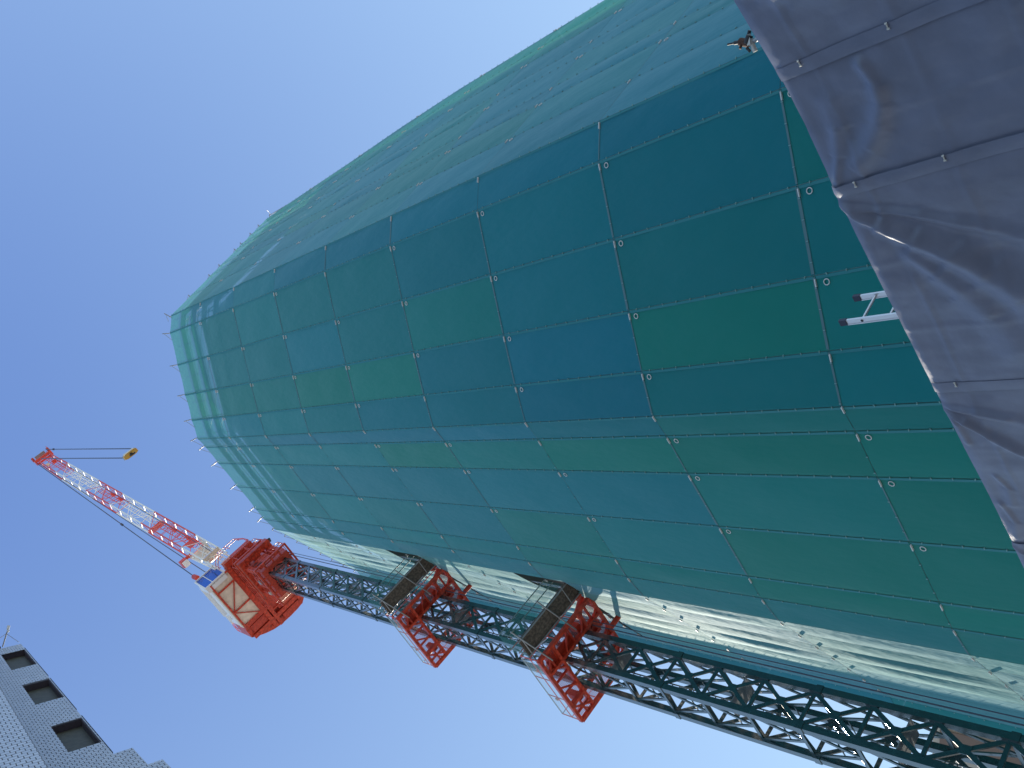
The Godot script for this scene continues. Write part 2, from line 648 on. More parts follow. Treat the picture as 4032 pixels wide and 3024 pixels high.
			if not (slit or under) and f in ["A", "C", "S", "T"]:
				var yt := y1 - 0.03 if not top else y1 - 0.04
				quad(hem, A3 + tang * 0.012 + Vector3(0, y0 + 0.03, 0) + lift, A3 + tang * 0.075 + Vector3(0, y0 + 0.03, 0) + lift, A3 + tang * 0.075 + Vector3(0, yt, 0) + lift, A3 + tang * 0.012 + Vector3(0, yt, 0) + lift, out)
				part("hem", done(hem), M.hem, panel)
			if r > 0 and not slit and f in ["A", "C", "S", "T"] and rng.randf() < (0.85 if f == "A" else 0.45):
				var band := begin()
				var hb := rng.randf_range(0.03, 0.07)
				var q0 := A3 + tang * 0.03 + Vector3(0, y0 - 0.02, 0) + out * 0.014
				var q1 := B3 - tang * 0.03 + Vector3(0, y0 - 0.02, 0) + out * 0.014
				quad(band, q0, q1, q1 + Vector3(0, hb, 0), q0 + Vector3(0, hb, 0), out)
				part("seam_band", done(band), M.band, panel)
			# white clip and ring by the upper right corner of each sheet
			if r >= 1 and r < 9 and f != "E" and f != "X":
				var at := A3 + tang * (0.14 if wide > 0.7 else 0.06) + Vector3(0, y1, 0) + out * 0.035
				var mv := draw_in(dist[i], y1)
				at += Vector3(mv.x, 0, mv.y)
				var c := bar("clip", panel, at - tang * 0.075 - Vector3(0, 0.02, 0), at + tang * 0.085 - Vector3(0, 0.02, 0), 0.045 if f != "B" else 0.03, 0.02, M.clip)
				if wide > 1.05 and f != "S" and rng.randf() < 0.93:
					var ring := part("ring", ring_mesh(), M.clip, panel)
					ring.position = at + tang * 0.02 - Vector3(0, 0.24 + rng.randf_range(-0.03, 0.03), 0) - out * 0.012
					ring.basis = Basis(tang, out, tang.cross(out))
			# lacing along the upright joint
			var step := 0.42
			var y := y0 + 0.2
			while y < y1 - 0.1 and f != "D":
				var mv := draw_in(dist[i], y)
				ties.append(Transform3D(Basis(tang * 0.05, Vector3(0, 0.016, 0), out * 0.02).rotated(out, rng.randf_range(-0.5, 0.5)), A3 + Vector3(mv.x, y, mv.y) + out * 0.02))
				y += step
			if f == "A" or f == "C":
				var x := 0.25
				while x < wide:
					ties.append(Transform3D(Basis(tang * 0.016, Vector3(0, 0.045, 0), out * 0.02), A3 + tang * x + Vector3(0, y0, 0) + out * 0.02))
					x += 0.42
		if f == "D":
			along_d += wide
	var mm := MultiMesh.new()
	mm.transform_format = MultiMesh.TRANSFORM_3D
	var tb := BoxMesh.new()
	tb.size = Vector3.ONE
	tb.material = M.tie
	mm.mesh = tb
	mm.instance_count = ties.size()
	for k in ties.size():
		mm.set_instance_transform(k, ties[k])
	var lac := MultiMeshInstance3D.new()
	lac.name = "lacing"
	lac.multimesh = mm
	lac.set_meta("kind", "stuff")
	s.add_child(lac, true)

	# posts, boards and rails behind the netting; only the top lifts show through
	face.append("X")
	for i in n:
		var prev := pts[maxi(i - 1, 0)]
		var nxt := pts[mini(i + 1, n - 1)]
		var dir2 := (nxt - prev).normalized()
		var out := Vector3(dir2.y, 0, -dir2.x)
		var mv := draw_in(dist[i], 47.5)
		var base := Vector3(pts[i].x + mv.x, EYE, pts[i].y + mv.y) - mid
		var start := -EYE if mv.length() < 0.05 else 43.0
		var o1 := base - out * 0.06
		var o2 := base - out * 0.78
		var tip := 51.30
		pipe("standard", s, o1 + Vector3(0, start, 0), o1 + Vector3(0, tip, 0), 0.026, M.steel_pipe)
		pipe("standard", s, o2 + Vector3(0, 42.6, 0), o2 + Vector3(0, tip - 0.6, 0), 0.026, M.steel_pipe)
		# the short stub with its stay that pokes above the netting
		var poke := 0.30 if face[i] in ["A", "C", "S", "T"] else 0.08
		pipe("stub", s, base + Vector3(0, 51.15, 0) - out * 0.2, base + Vector3(0, 51.2, 0) + out * poke, 0.026, M.steel_pipe)
		var side := Vector3(dir2.x, 0, dir2.y)
		pipe("stay", s, base + out * poke * 0.7 + Vector3(0, 51.18, 0), base + side * 0.45 + Vector3(0, 50.55, 0), 0.014, M.steel_pipe)
		if i == n - 1:
			continue
		var d1 := (pts[i + 1] - pts[i]).normalized()
		var ou := Vector3(d1.y, 0, -d1.x)
		var mv1 := draw_in(dist[i + 1], 47.5)
		var e0 := base
		var e1 := Vector3(pts[i + 1].x + mv1.x, EYE, pts[i + 1].y + mv1.y) - mid
		var wide := e0.distance_to(e1)
		for k in 4:
			var h := 43.55 + k * 1.86
			var up := Vector3(0, h, 0)
			bar("plank", s, e0 - ou * 0.25 + up, e1 - ou * 0.25 + up, 0.26, 0.05, M.plank)
			pipe("ledger", s, e0 - ou * 0.13 + up - Vector3(0, 0.06, 0), e1 - ou * 0.13 + up - Vector3(0, 0.06, 0), 0.024, M.steel_pipe)
			pipe("guard_rail", s, e0 - ou * 0.74 + up + Vector3(0, 0.9, 0), e1 - ou * 0.74 + up + Vector3(0, 0.9, 0), 0.02, M.steel_pipe)
			if wide > 1.1 and k < 4:
				pipe("cross_brace", s, e0 - ou * 0.74 + up, e1 - ou * 0.74 + up + Vector3(0, 1.7, 0), 0.014, M.steel_pipe)

var _ring: Mesh = null
func ring_mesh() -> Mesh:
	if _ring == null:
		var t := TorusMesh.new()
		t.inner_radius = 0.050
		t.outer_radius = 0.070
		t.rings = 14
		t.ring_segments = 6
		_ring = t
	return _ring

# ------------------------------------------------------------------ tower crane
# local axes of the crane: x forward (the way the boom points), z towards the street; «w» is -z
const MAST := Vector3(-10.3, 0, -20.3)
const TURN := -0.5586
func L(f: float, w: float, h: float) -> Vector3:
	return Vector3(f, h + EYE, -w)

func crane() -> void:
	var c := thing("tower_crane", "climbing tower crane with dark green lattice mast and red and white boom", "crane", MAST, TURN)
	mast(c)
	head(c)
	boom(c)

func mast(c: Node3D) -> void:
	var q := 0.625
	var sec := 5.1
	for i in 13:
		var y := -0.85 + (i - 1) * sec if i else -EYE
		if i == 0:
			continue
		if y > 53.0:
			break
		var g := group_part("mast_section", c, Vector3(0, y + EYE, 0))
		var hi := minf(sec, 53.6 - y)
		for a in [[-q, -q], [q, -q], [q, q], [-q, q]]:
			bar("chord", g, Vector3(a[0], 0, a[1]), Vector3(a[0], hi - 0.006, a[1]), 0.20, 0.20, M.mast_green)
			bar("flange", g, Vector3(a[0], hi - 0.22, a[1]), Vector3(a[0], hi - 0.01, a[1]), 0.24, 0.24, M.mast_green)
		var bays := 3
		for k in bays:
			var y0 := k * 1.70
			var y1 := y0 + 1.70
			if y1 > hi + 0.1:
				break
			for side in 4:
				var r := Basis(Vector3.UP, side * PI / 2)
				var l0 := r * Vector3(q, y0, -q + 0.08)
				var r0 := r * Vector3(q, y0, q - 0.08)
				var l1 := r * Vector3(q, y1, -q + 0.08)
				var r1 := r * Vector3(q, y1, q - 0.08)
				var m0 := (l0 + r0) * 0.5
				var out := r * Vector3.RIGHT
				bar("horizontal_brace", g, l0, r0, 0.11, 0.05, M.mast_green, out)
				if side == 0 or side == 1:
					bar("node_plate", g, l0 + Vector3(0, 0.17, 0), l0 - Vector3(0, 0.17, 0), 0.24, 0.03, M.mast_green, out)
					bar("node_plate", g, r0 + Vector3(0, 0.17, 0), r0 - Vector3(0, 0.17, 0), 0.24, 0.03, M.mast_green, out)
				if side % 2 == 0:
					var cc := (l0 + r1) * 0.5 + out * 0.028
					bar("gusset_plate", g, cc + Vector3(0, 0.15, 0), cc - Vector3(0, 0.15, 0), 0.26, 0.02, M.mast_green, out)
					bar("diagonal_brace", g, l0, r1, 0.125, 0.045, M.mast_green, out)
					bar("diagonal_brace", g, r0 + out * 0.05, l1 + out * 0.05, 0.125, 0.04, M.mast_green, out)
				else:
					bar("diagonal_brace", g, m0, l1, 0.085, 0.045, M.mast_green, out)
					bar("diagonal_brace", g, m0, r1, 0.085, 0.045, M.mast_green, out)
		# ladder and landing inside
		var lad := begin()
		for sx in [-0.17, 0.17]:
			add_bar(lad, Vector3(-0.35, 0, sx), Vector3(-0.35, hi, sx), 0.04, 0.03)
		var yy := 0.2
		while yy < hi:
			add_bar(lad, Vector3(-0.35, yy, -0.17), Vector3(-0.35, yy, 0.17), 0.022, 0.022)
			yy += 0.3
		for k in 3:
			add_bar(lad, Vector3(-0.05, 0.9 + k * 1.7, -0.36), Vector3(-0.62, 0.9 + k * 1.7, -0.36), 0.03, 0.03)
			add_bar(lad, Vector3(-0.05, 0.9 + k * 1.7, 0.36), Vector3(-0.62, 0.9 + k * 1.7, 0.36), 0.03, 0.03)
		part("ladder", done(lad), M.mast_green, g)
		var gr := begin()
		for k in 18:
			var x := -0.05 + k * 0.035
			add_bar(gr, Vector3(x, 2.4, -0.54), Vector3(x, 2.4, 0.54), 0.010, 0.03)
		for k in 5:
			add_bar(gr, Vector3(-0.05, 2.4, -0.5 + k * 0.25), Vector3(0.56, 2.4, -0.5 + k * 0.25), 0.012, 0.03)
		part("landing_grating", done(gr), M.steel_pipe, g)
	# hoist and supply cables that hang beside the mast
	for p in [[0.72, 0.98, 0.022], [0.80, 1.10, 0.016], [0.62, 1.05, 0.012]]:
		pipe("supply_cable", c, L(p[0], p[1], -EYE), L(p[0], p[1], 53.0), p[2], M.rope)

func ring_beams(called: String, c: Node3D, f0: float, f1: float, w0: float, w1: float, h0: float, h1: float, wd: float, m: Material) -> void:
	slab(called, c, L(f1 - wd, w0, h0), L(f1, w1, h1), m)
	slab(called, c, L(f0, w0, h0), L(f0 + wd, w1, h1), m)
	slab(called, c, L(f0 + wd, w0, h0), L(f1 - wd, w0 + wd, h1), m)
	slab(called, c, L(f0 + wd, w1 - wd, h0), L(f1 - wd, w1, h1), m)

# railing along a polyline of [f, w]
func railing(called: String, c: Node3D, pts: Array, h: float, tall: float, r: float, m: Material) -> void:
	for i in pts.size():
		pipe(called + "_post", c, L(pts[i][0], pts[i][1], h), L(pts[i][0], pts[i][1], h + tall), r, m)
		if i:
			for t in [0.5, 1.0]:
				pipe(called + "_rail", c, L(pts[i - 1][0], pts[i - 1][1], h + tall * t), L(pts[i][0], pts[i][1], h + tall * t), r, m)

func grating(called: String, c: Node3D, f0: float, f1: float, w0: float, w1: float, h: float, m: Material) -> void:
	var st := begin()
	var n := int((f1 - f0) / 0.07)
	for k in n:
		var f := f0 + (k + 0.5) * (f1 - f0) / n
		add_bar(st, L(f, w0, h), L(f, w1, h), 0.012, 0.035)
	for k in 5:
		var w := lerpf(w0, w1, k / 4.0)
		add_bar(st, L(f0, w, h - 0.01), L(f1, w, h - 0.01), 0.015, 0.035)
	part(called, done(st), m, c).set_meta("kind", "stuff")

func head(c: Node3D) -> void:
	# climbing frame round the top of the mast
	var cf := group_part("climbing_frame", c)
	ring_beams("ring_beam", cf, -1.0, 1.08, -1.02, 1.0, 52.2, 52.75, 0.30, M.red_dull)
	ring_beams("edge_beam", cf, -1.55, 1.47, -1.28, 1.25, 52.28, 52.42, 0.10, M.red)
	grating("walkway_grating", cf, -1.45, -1.0, -1.2, 1.15, 52.42, M.cream)
	for w in [-0.6, 0.0, 0.6]:
		slab("bracket", cf, L(1.08, w - 0.05, 52.3), L(1.38, w + 0.05, 52.42), M.red)
	for f in [-0.6, 0.0, 0.6]:
		slab("bracket", cf, L(f - 0.05, -1.19, 52.3), L(f + 0.05, -1.02, 52.42), M.red)
		slab("bracket", cf, L(f - 0.05, 1.0, 52.3), L(f + 0.05, 1.16, 52.42), M.red)
	railing("guard", cf, [[-1.5, -1.24], [-0.75, -1.24], [0.0, -1.24], [0.75, -1.24], [1.43, -1.24], [1.43, -0.4], [1.43, 0.4], [1.43, 1.2], [0.6, 1.2], [-0.2, 1.2], [-1.5, 1.2], [-1.5, 0.4], [-1.5, -0.4], [-1.5, -1.24]], 52.42, 1.05, 0.022, M.red)
	for s in [[-0.95, -0.95], [0.95, -0.95], [0.95, 0.95], [-0.95, 0.95]]:
		slab("column", cf, L(s[0] - 0.14, s[1] - 0.14, 52.75), L(s[0] + 0.14, s[1] + 0.14, 55.0), M.red_dull)
	slab("jack_box", cf, L(0.82, -0.35, 52.8), L(1.12, 0.35, 54.6), M.red_dull)
	slab("jack_box", cf, L(-0.35, -1.12, 52.8), L(0.4, -0.8, 54.5), M.red_dull)
	# hoses, junction boxes and bolts on the frame
	for k in 3:
		var w := -0.75 + k * 0.12
		pipe("hydraulic_hose", cf, L(1.12, w, 54.2), L(1.16, w + 0.25, 53.1), 0.022, M.dark)
		pipe("hydraulic_hose", cf, L(1.16, w + 0.25, 53.1), L(0.9, w + 0.5, 52.5), 0.022, M.dark)
	slab("junction_box", cf, L(0.2, -1.30, 53.0), L(0.45, -1.14, 53.35), M.steel_pipe)
	slab("junction_box", cf, L(-0.7, -1.28, 52.9), L(-0.5, -1.14, 53.15), M.zinc)
	for k in 9:
		pipe("bolt", cf, L(1.07, -0.92 + k * 0.22, 52.48), L(1.10, -0.92 + k * 0.22, 52.48), 0.025, M.zinc)
		pipe("bolt", cf, L(-0.9 + k * 0.22, -1.035, 52.48), L(-0.9 + k * 0.22, -1.015, 52.48), 0.025, M.zinc)
	for w in [-0.16, 0.16]:
		bar("ladder_rail", cf, L(-1.25, w, 52.4), L(-1.25, w, 55.2), 0.04, 0.03, M.red_dull)
	for k in 8:
		bar("ladder_rung", cf, L(-1.25, -0.16, 52.7 + k * 0.33), L(-1.25, 0.16, 52.7 + k * 0.33), 0.025, 0.025, M.red_dull)
	# turntable and its gallery
	var tt := group_part("turntable", c)
	ring_beams("ring_beam", tt, -1.5, 1.55, -1.22, 1.20, 55.0, 55.55, 0.42, M.red)
	slab("cross_beam", tt, L(-1.08, -0.25, 55.05), L(1.13, 0.25, 55.5), M.red_dull)
	pipe("slewing_drum", tt, L(0, 0, 55.2), L(0, 0, 57.55), 1.0, M.red)
	pipe("slewing_ring", tt, L(0, 0, 56.5), L(0, 0, 56.75), 1.18, M.red_dull)
	for k in 8:
		var a := k * PI / 4 + 0.2
		bar("rib", tt, L(cos(a) * 1.0, sin(a) * 1.0, 55.6), L(cos(a) * 1.3, sin(a) * 1.1, 57.5), 0.06, 0.2, M.red_dull)
	slab("gallery_edge", tt, L(-2.4, -1.40, 55.05), L(1.8, -1.30, 55.2), M.red)
	slab("gallery_edge", tt, L(1.70, -1.30, 55.05), L(1.8, 0.85, 55.2), M.red)
	slab("gallery_edge", tt, L(-2.4, -1.30, 55.05), L(-2.3, 0.9, 55.2), M.red)
	slab("gallery_floor", tt, L(-2.3, -1.30, 55.12), L(-1.5, 1.2, 55.16), M.red_dull)
	railing("guard", tt, [[-2.36, 0.8], [-2.36, -0.3], [-2.36, -1.36], [-1.4, -1.36], [-0.4, -1.36], [0.6, -1.36], [1.3, -1.36], [1.76, -0.95], [1.76, 0.0], [1.76, 0.85], [1.3, 1.25], [0.2, 1.25], [-1.0, 1.25]], 55.2, 1.1, 0.022, M.red)
	pipe("lamp", tt, L(1.2, 1.3, 55.3), L(1.35, 1.38, 55.45), 0.10, M.dark)
	for k in 4:
		var w := -0.9 + k * 0.5
		slab("stiffener", tt, L(1.13, w, 54.90), L(1.55, w + 0.05, 55.0), M.red_dull)
		slab("stiffener", tt, L(-0.9 + k * 0.5, -1.22, 54.90), L(-0.85 + k * 0.5, -0.80, 55.0), M.red_dull)
	pipe("cable", tt, L(0.9, -0.9, 55.0), L(0.3, -1.0, 54.3), 0.02, M.dark)
	pipe("cable", tt, L(0.3, -1.0, 54.3), L(-0.6, -0.9, 55.0), 0.02, M.dark)
	# slewing deck
	var dk := group_part("deck", c)
	slab("front_beam", dk, L(1.05, -1.45, 57.5), L(1.45, 0.85, 58.15), M.red_dull)
	slab("girder", dk, L(-4.3, -1.50, 57.5), L(1.05, -1.22, 58.1), M.red)
	slab("girder", dk, L(-4.3, 0.85, 57.5), L(1.05, 1.15, 58.1), M.red)
	slab("deck_plate", dk, L(-4.2, -1.22, 57.75), L(1.05, 0.85, 57.80), M.red)
	for f in [0.5, -0.6, -1.7, -2.75]:
		slab("cross_beam", dk, L(f - 0.09, -1.22, 57.54), L(f + 0.09, 0.85, 57.75), M.red_dull)
	slab("stiffener", dk, L(-2.66, -0.28, 57.58), L(0.41, -0.12, 57.75), M.red_dull)
	for k in 10:
		var w := -1.35 + k * 0.23
		pipe("bolt", dk, L(1.455, w, 57.62), L(1.47, w, 57.62), 0.022, M.cab_white)
	railing("guard", dk, [[0.95, -1.75], [1.42, -1.70], [1.95, -1.25], [2.0, -0.5], [2.0, 0.3], [1.6, 0.8], [0.6, 1.12], [-0.6, 1.12]], 57.55, 1.1, 0.022, M.boom_red)
	# counterweight at the back, round at its far end
	var arc := PackedVector2Array()
	for p in [[-2.86, -3.02], [-3.79, -3.04], [-4.05, -2.62], [-4.29, -2.15], [-4.50, -1.6], [-4.62, -1.0], [-4.66, -0.2], [-4.64, 0.5], [-4.57, 0.97], [-4.34, 1.29], [-2.86, 1.30]]:
		arc.append(Vector2(p[0], -p[1]))
	var cw := part("counterweight", prism(arc, 57.75 + EYE, 59.6 + EYE), M.red, c)
	slab("beam", cw, L(-4.0, -2.9, 57.55), L(-3.72, 1.2, 57.75), M.red)
	slab("beam", cw, L(-4.55, -1.12, 57.52), L(-2.86, -0.88, 57.75), M.red)
	slab("beam", cw, L(-3.0, -3.0, 57.5), L(-2.80, 1.28, 57.78), M.red_dull)
	slab("shutter", cw, L(-4.52, -0.6, 57.56), L(-4.08, 0.92, 57.75), M.red_dull)
	slab("shutter", cw, L(-3.62, -0.5, 57.62), L(-3.1, 1.0, 57.75), M.red_dull)
	slab("shutter", cw, L(-3.62, -2.7, 57.62), L(-3.1, -1.3, 57.75), M.red_dull)
	railing("guard", cw, [[-2.9, -3.0], [-3.4, -3.02], [-3.78, -3.02]], 59.6, 1.0, 0.02, M.boom_red)
	# machine house at the street side of the deck
	var mh := group_part("machine_house", c)
	slab("floor_panel", mh, L(0.22, -2.88, 57.60), L(0.92, -1.55, 57.64), M.cream)
	slab("floor_panel", mh, L(-1.52, -2.88, 57.60), L(0.12, -1.55, 57.64), M.cream)
	slab("floor_panel", mh, L(-2.74, -2.88, 57.60), L(-1.62, -1.55, 57.64), M.cream)
	slab("floor_beam", mh, L(-2.86, -2.99, 57.48), L(0.98, -2.88, 57.66), M.red)
	slab("floor_beam", mh, L(-2.80, -1.56, 57.48), L(0.98, -1.50, 57.66), M.red_dull)
	for f in [0.92, 0.12, -1.62, -2.80]:
		slab("floor_beam", mh, L(f, -2.88, 57.50), L(f + 0.10, -1.56, 57.66), M.red)
	bar("floor_brace", mh, L(0.12, -1.62, 57.55), L(-1.50, -2.84, 57.55), 0.07, 0.07, M.red_dull)
	bar("floor_brace", mh, L(-1.64, -2.84, 57.55), L(-2.70, -1.62, 57.55), 0.06, 0.06, M.red_dull)
	slab("side_panel", mh, L(-2.82, -3.06, 57.62), L(0.85, -3.00, 58.25), M.cream)
	slab("side_wall", mh, L(-2.82, -3.03, 58.25), L(0.85, -2.97, 59.9), M.cab_white)
	slab("rear_wall", mh, L(-2.86, -2.97, 57.7), L(-2.80, -1.5, 59.9), M.cab_white)
	slab("front_wall", mh, L(0.80, -2.97, 57.7), L(0.86, -1.5, 59.9), M.cab_white)
	slab("inner_wall", mh, L(-2.80, -1.56, 57.7), L(0.80, -1.50, 59.9), M.cab_white)
	slab("roof", mh, L(-2.95, -3.12, 59.9), L(0.9, -1.45, 60.0), M.cab_white)
	slab("gutter", mh, L(-1.9, -3.28, 59.3), L(0.75, -3.04, 59.36), M.cab_white)
	slab("door_canopy", mh, L(-2.3, -3.20, 58.85), L(-1.9, -3.04, 58.9), M.cab_white)
	# operator's cab with the raked blue front window
	var cab := group_part("cab", c)
	var w0 := -3.28
	var w1 := -1.74
	var st := begin()
	var A := L(1.06, w0, 57.5)
	var B := L(1.06, w1, 57.5)
	var C := L(1.38, w1, 59.05)
	var D := L(1.38, w0, 59.05)
	var A2 := L(0.62, w0, 57.5)
	var B2 := L(0.62, w1, 57.5)
	var C2 := L(0.62, w1, 59.05)
	var D2 := L(0.62, w0, 59.05)
	quad(st, A, A2, D2, D, L(0, -1, -EYE))
	quad(st, B, B2, C2, C, L(0, 1, -EYE))
	quad(st, D, C, C2, D2, Vector3.UP)
	quad(st, A, B, B2, A2, Vector3.DOWN)
	part("shell", done(st), M.cab_white, cab)
	st = begin()
	var inset := Vector3(-0.03, 0, 0)
	quad(st, A + inset, B + inset, C + inset, D + inset, Vector3.RIGHT)
	part("window_glass", done(st), M.cab_glass, cab)
	bar("window_frame", cab, A, B, 0.10, 0.07, M.cab_white)
	bar("window_frame", cab, D, C, 0.10, 0.07, M.cab_white)
	bar("window_frame", cab, A, D, 0.10, 0.07, M.cab_white)
	bar("window_frame", cab, B, C, 0.10, 0.07, M.cab_white)
	bar("mullion", cab, A.lerp(B, 0.40), D.lerp(C, 0.40), 0.05, 0.05, M.cab_white)
	bar("wiper", cab, A.lerp(B, 0.72) + Vector3(0.03, 0.12, 0), D.lerp(C, 0.80) * 0.55 + A.lerp(B, 0.72) * 0.45 + Vector3(0.03, 0, 0), 0.025, 0.02, M.dark)
	# the lowered blind behind the glass, with its ragged upper hem
	var bl := begin()
	var n := 14
	for k in n:
		var t0 := k / float(n)
		var t1 := (k + 1) / float(n)
		var up := 0.66 + 0.10 * sin(k * 2.3) + 0.05 * (k % 3)
		var o3 := Vector3(-0.018, 0, 0)
		quad(bl, A.lerp(B, t0) + o3, A.lerp(B, t1) + o3, A.lerp(B, t1).lerp(D.lerp(C, t1), up) + o3, A.lerp(B, t0).lerp(D.lerp(C, t0), up - 0.04) + o3, Vector3.RIGHT)
	part("blind", done(bl), M.blind, cab)
	# A-frame behind the boom foot that holds the luffing ropes
	var af := group_part("luffing_frame", c)
	for w in [-2.0, -0.85]:
		bar("leg", af, L(0.2, w, 58.1), L(-2.0, w, 62.4), 0.16, 0.16, M.boom_red)
		bar("leg", af, L(-3.6, w, 58.1), L(-2.0, w, 62.4), 0.13, 0.13, M.boom_red)
	bar("head_beam", af, L(-2.0, -2.1, 62.4), L(-2.0, -0.75, 62.4), 0.22, 0.22, M.boom_red)

func boom(c: Node3D) -> void:
	var foot := Vector2(1.9, 57.6)
	var tip := Vector2(10.8, 92.0)
	var w0 := -1.4
	var nrm := Vector2(-0.9686, 0.2486)
	var at := func(t: float, side: float, back: float) -> Vector3:
		var p := foot.lerp(tip, t) + nrm * back
		return L(p.x, w0 + side, p.y)
	var half := func(t: float) -> float:
		return 0.62 if t < 0.9 else lerpf(0.62, 0.55, (t - 0.9) / 0.1)
	var deep := func(t: float) -> float:
		if t < 0.10:
			return lerpf(0.35, 1.0, t / 0.10)
		return 1.0 if t < 0.82 else lerpf(1.0, 0.55, (t - 0.82) / 0.18)
	var cuts := [57.6, 62.0, 68.6, 74.5, 79.4, 86.6, 92.0]
	for i in 6:
		var white: bool = i % 2 == 0
		var m: Material = M.boom_white if white else M.boom_red
		var g := group_part("boom_section", c)
		var t0: float = (cuts[i] - 57.6) / 34.4
		var t1: float = (cuts[i + 1] - 57.6) / 34.4
		var bays := maxi(3, int(round((t1 - t0) * 35.5 / 1.85)))
		for s in [-1.0, 1.0]:
			for k in 2:
				var b0: float = deep.call(t0) * k
				var b1: float = deep.call(t1) * k
				bar("chord", g, at.call(t0, s * half.call(t0), b0), at.call(t1, s * half.call(t1), b1), 0.085, 0.085, m)
		for b in bays:
			var a0 := lerpf(t0, t1, b / float(bays))
			var a1 := lerpf(t0, t1, (b + 1) / float(bays))
			var am := (a0 + a1) * 0.5
			for k in 2:
				var d0: float = deep.call(a0) * k
				var d1: float = deep.call(a1) * k
				var h0: float = half.call(a0)
				var flip := 1.0 if (b + k) % 2 else -1.0
				bar("lacing", g, at.call(a0, -h0 * flip, d0), at.call(a1, h0 * flip, d1), 0.034, 0.034, m)
				bar("lacing", g, at.call(a0, -h0, d0), at.call(a0, h0, d0), 0.030, 0.030, m)
			for s in [-1.0, 1.0]:
				var hh: float = half.call(a0) * s
				bar("lacing", g, at.call(a0, hh, 0.0), at.call(am, hh, deep.call(am)), 0.030, 0.030, m)
				bar("lacing", g, at.call(am, hh, deep.call(am)), at.call(a1, hh, 0.0), 0.030, 0.030, m)
		# access ladder up the middle of the boom
		var lad := begin()
		for s in [0.02, 0.34]:
			add_bar(lad, at.call(t0, s, 0.72 * deep.call(t0)), at.call(t1, s, 0.72 * deep.call(t1)), 0.045, 0.045)
		var rungs := int((t1 - t0) * 35.5 / 0.38)
		for k in rungs:
			var t := lerpf(t0, t1, k / float(rungs))
			add_bar(lad, at.call(t, 0.02, 0.72 * deep.call(t)), at.call(t, 0.34, 0.72 * deep.call(t)), 0.035, 0.035)
		part("boom_ladder", done(lad), m, g)
		if i == 0:
			var st := begin()
			var ta := 0.085
			var tb := 0.125
			quad(st, at.call(ta, -0.55, 0.9), at.call(ta, 0.55, 0.9), at.call(tb, 0.55, 0.95), at.call(tb, -0.55, 0.95), L(1, 0, -EYE))
			quad(st, at.call(ta, 0.58, 0.1), at.call(ta, 0.58, 0.9), at.call(tb, 0.58, 0.95), at.call(tb, 0.58, 0.1), L(0, 1, -EYE))
			part("sheave_plate", done(st), M.cream, g)
			pipe("winch_drum", g, at.call(0.045, -0.35, 0.45), at.call(0.045, 0.35, 0.45), 0.26, M.cream)
			slab("gangplank", g, L(2.05, -2.05, 58.6), L(2.35, -0.8, 58.65), M.cream)
		if i == 1:
			slab("wind_plate", g, L(1.75, -2.75, 61.9), L(2.25, -2.25, 62.5), M.boom_red)
			slab("box_end", g, L(1.8, -2.7, 61.6), L(2.2, -2.3, 61.9), M.boom_white)
			slab("box_arm", g, L(2.1, -2.25, 62.0), L(2.3, -1.9, 62.15), M.boom_red)
			var st := begin()
			quad(st, at.call(0.130, -0.2, 0.6), at.call(0.130, 0.58, 0.6), at.call(0.155, 0.58, 0.6), at.call(0.155, -0.2, 0.6), L(1, 0, -EYE))
			part("gusset", done(st), M.boom_red, g)
			var fl := begin()
			quad(fl, at.call(0.30, -0.55, 0.95), at.call(0.30, 0.55, 0.95), at.call(0.325, 0.55, 0.95), at.call(0.325, -0.55, 0.95), L(1, 0, -EYE))
			part("walkway_plate", done(fl), M.boom_red, g)
		if i in [1, 3]:
			for k in [0.33, 0.66]:
				var t := lerpf(t0, t1, k)
				var p: Vector3 = at.call(t, 0.5, deep.call(t))
				slab("node_plate", g, p - Vector3(0.16, 0.22, 0.10), p + Vector3(0.16, 0.22, 0.10), m)
	# head of the boom
	var hd := group_part("boom_head", c)
	bar("head_beam", hd, at.call(0.985, -0.78, 0.0), at.call(0.985, 0.78, 0.0), 0.26, 0.26, M.boom_red)
	bar("head_beam", hd, at.call(1.0, -0.7, 0.5), at.call(1.0, 0.7, 0.5), 0.18, 0.18, M.boom_red)
	for s in [-0.78, 0.78]:
		slab("sheave_cheek", hd, at.call(0.99, s, 0.15) - Vector3(0.28, 0.3, 0.06), at.call(0.99, s, 0.15) + Vector3(0.28, 0.3, 0.06), M.boom_red)
		pipe("sheave", hd, at.call(1.0, s - 0.1, -0.1), at.call(1.0, s + 0.1, -0.1), 0.24, M.red_dull)
	slab("head_platform", hd, at.call(1.012, 0.0, 0.2) - Vector3(0.30, 0.02, 0.5), at.call(1.012, 0.0, 0.2) + Vector3(0.30, 0.02, 0.5), M.steel_pipe)
	pipe("warning_lamp", hd, at.call(1.015, 0.3, 0.1), at.call(1.028, 0.3, 0.1), 0.10, M.zinc)
	pipe("aerial", hd, at.call(1.0, 0.8, -0.1), at.call(1.03, 0.95, -0.1), 0.03, M.boom_red)
	slab("sheave_guard", hd, at.call(0.955, -0.25, 0.5) - Vector3(0.1, 0.35, 0.12), at.call(0.955, -0.25, 0.5) + Vector3(0.1, 0.35, 0.12), M.amber_pale)
	slab("sheave_guard", hd, at.call(0.945, 0.28, 0.45) - Vector3(0.14, 0.2, 0.16), at.call(0.945, 0.28, 0.45) + Vector3(0.14, 0.2, 0.16), M.boom_red)
	# luffing ropes back to the frame, with the red block on one of them
	var far: Vector3 = at.call(0.985, -0.78, 0.15)
	var blk := L(0.0, -2.25, 64.55)
	pipe("luffing_rope", c, far, blk, 0.036, M.rope)
	pipe("luffing_rope", c, blk, L(-2.0, -1.7, 62.4), 0.030, M.rope)
	pipe("luffing_rope", c, at.call(0.985, -0.62, 0.35), L(0.9, -2.1, 60.6), 0.030, M.rope)
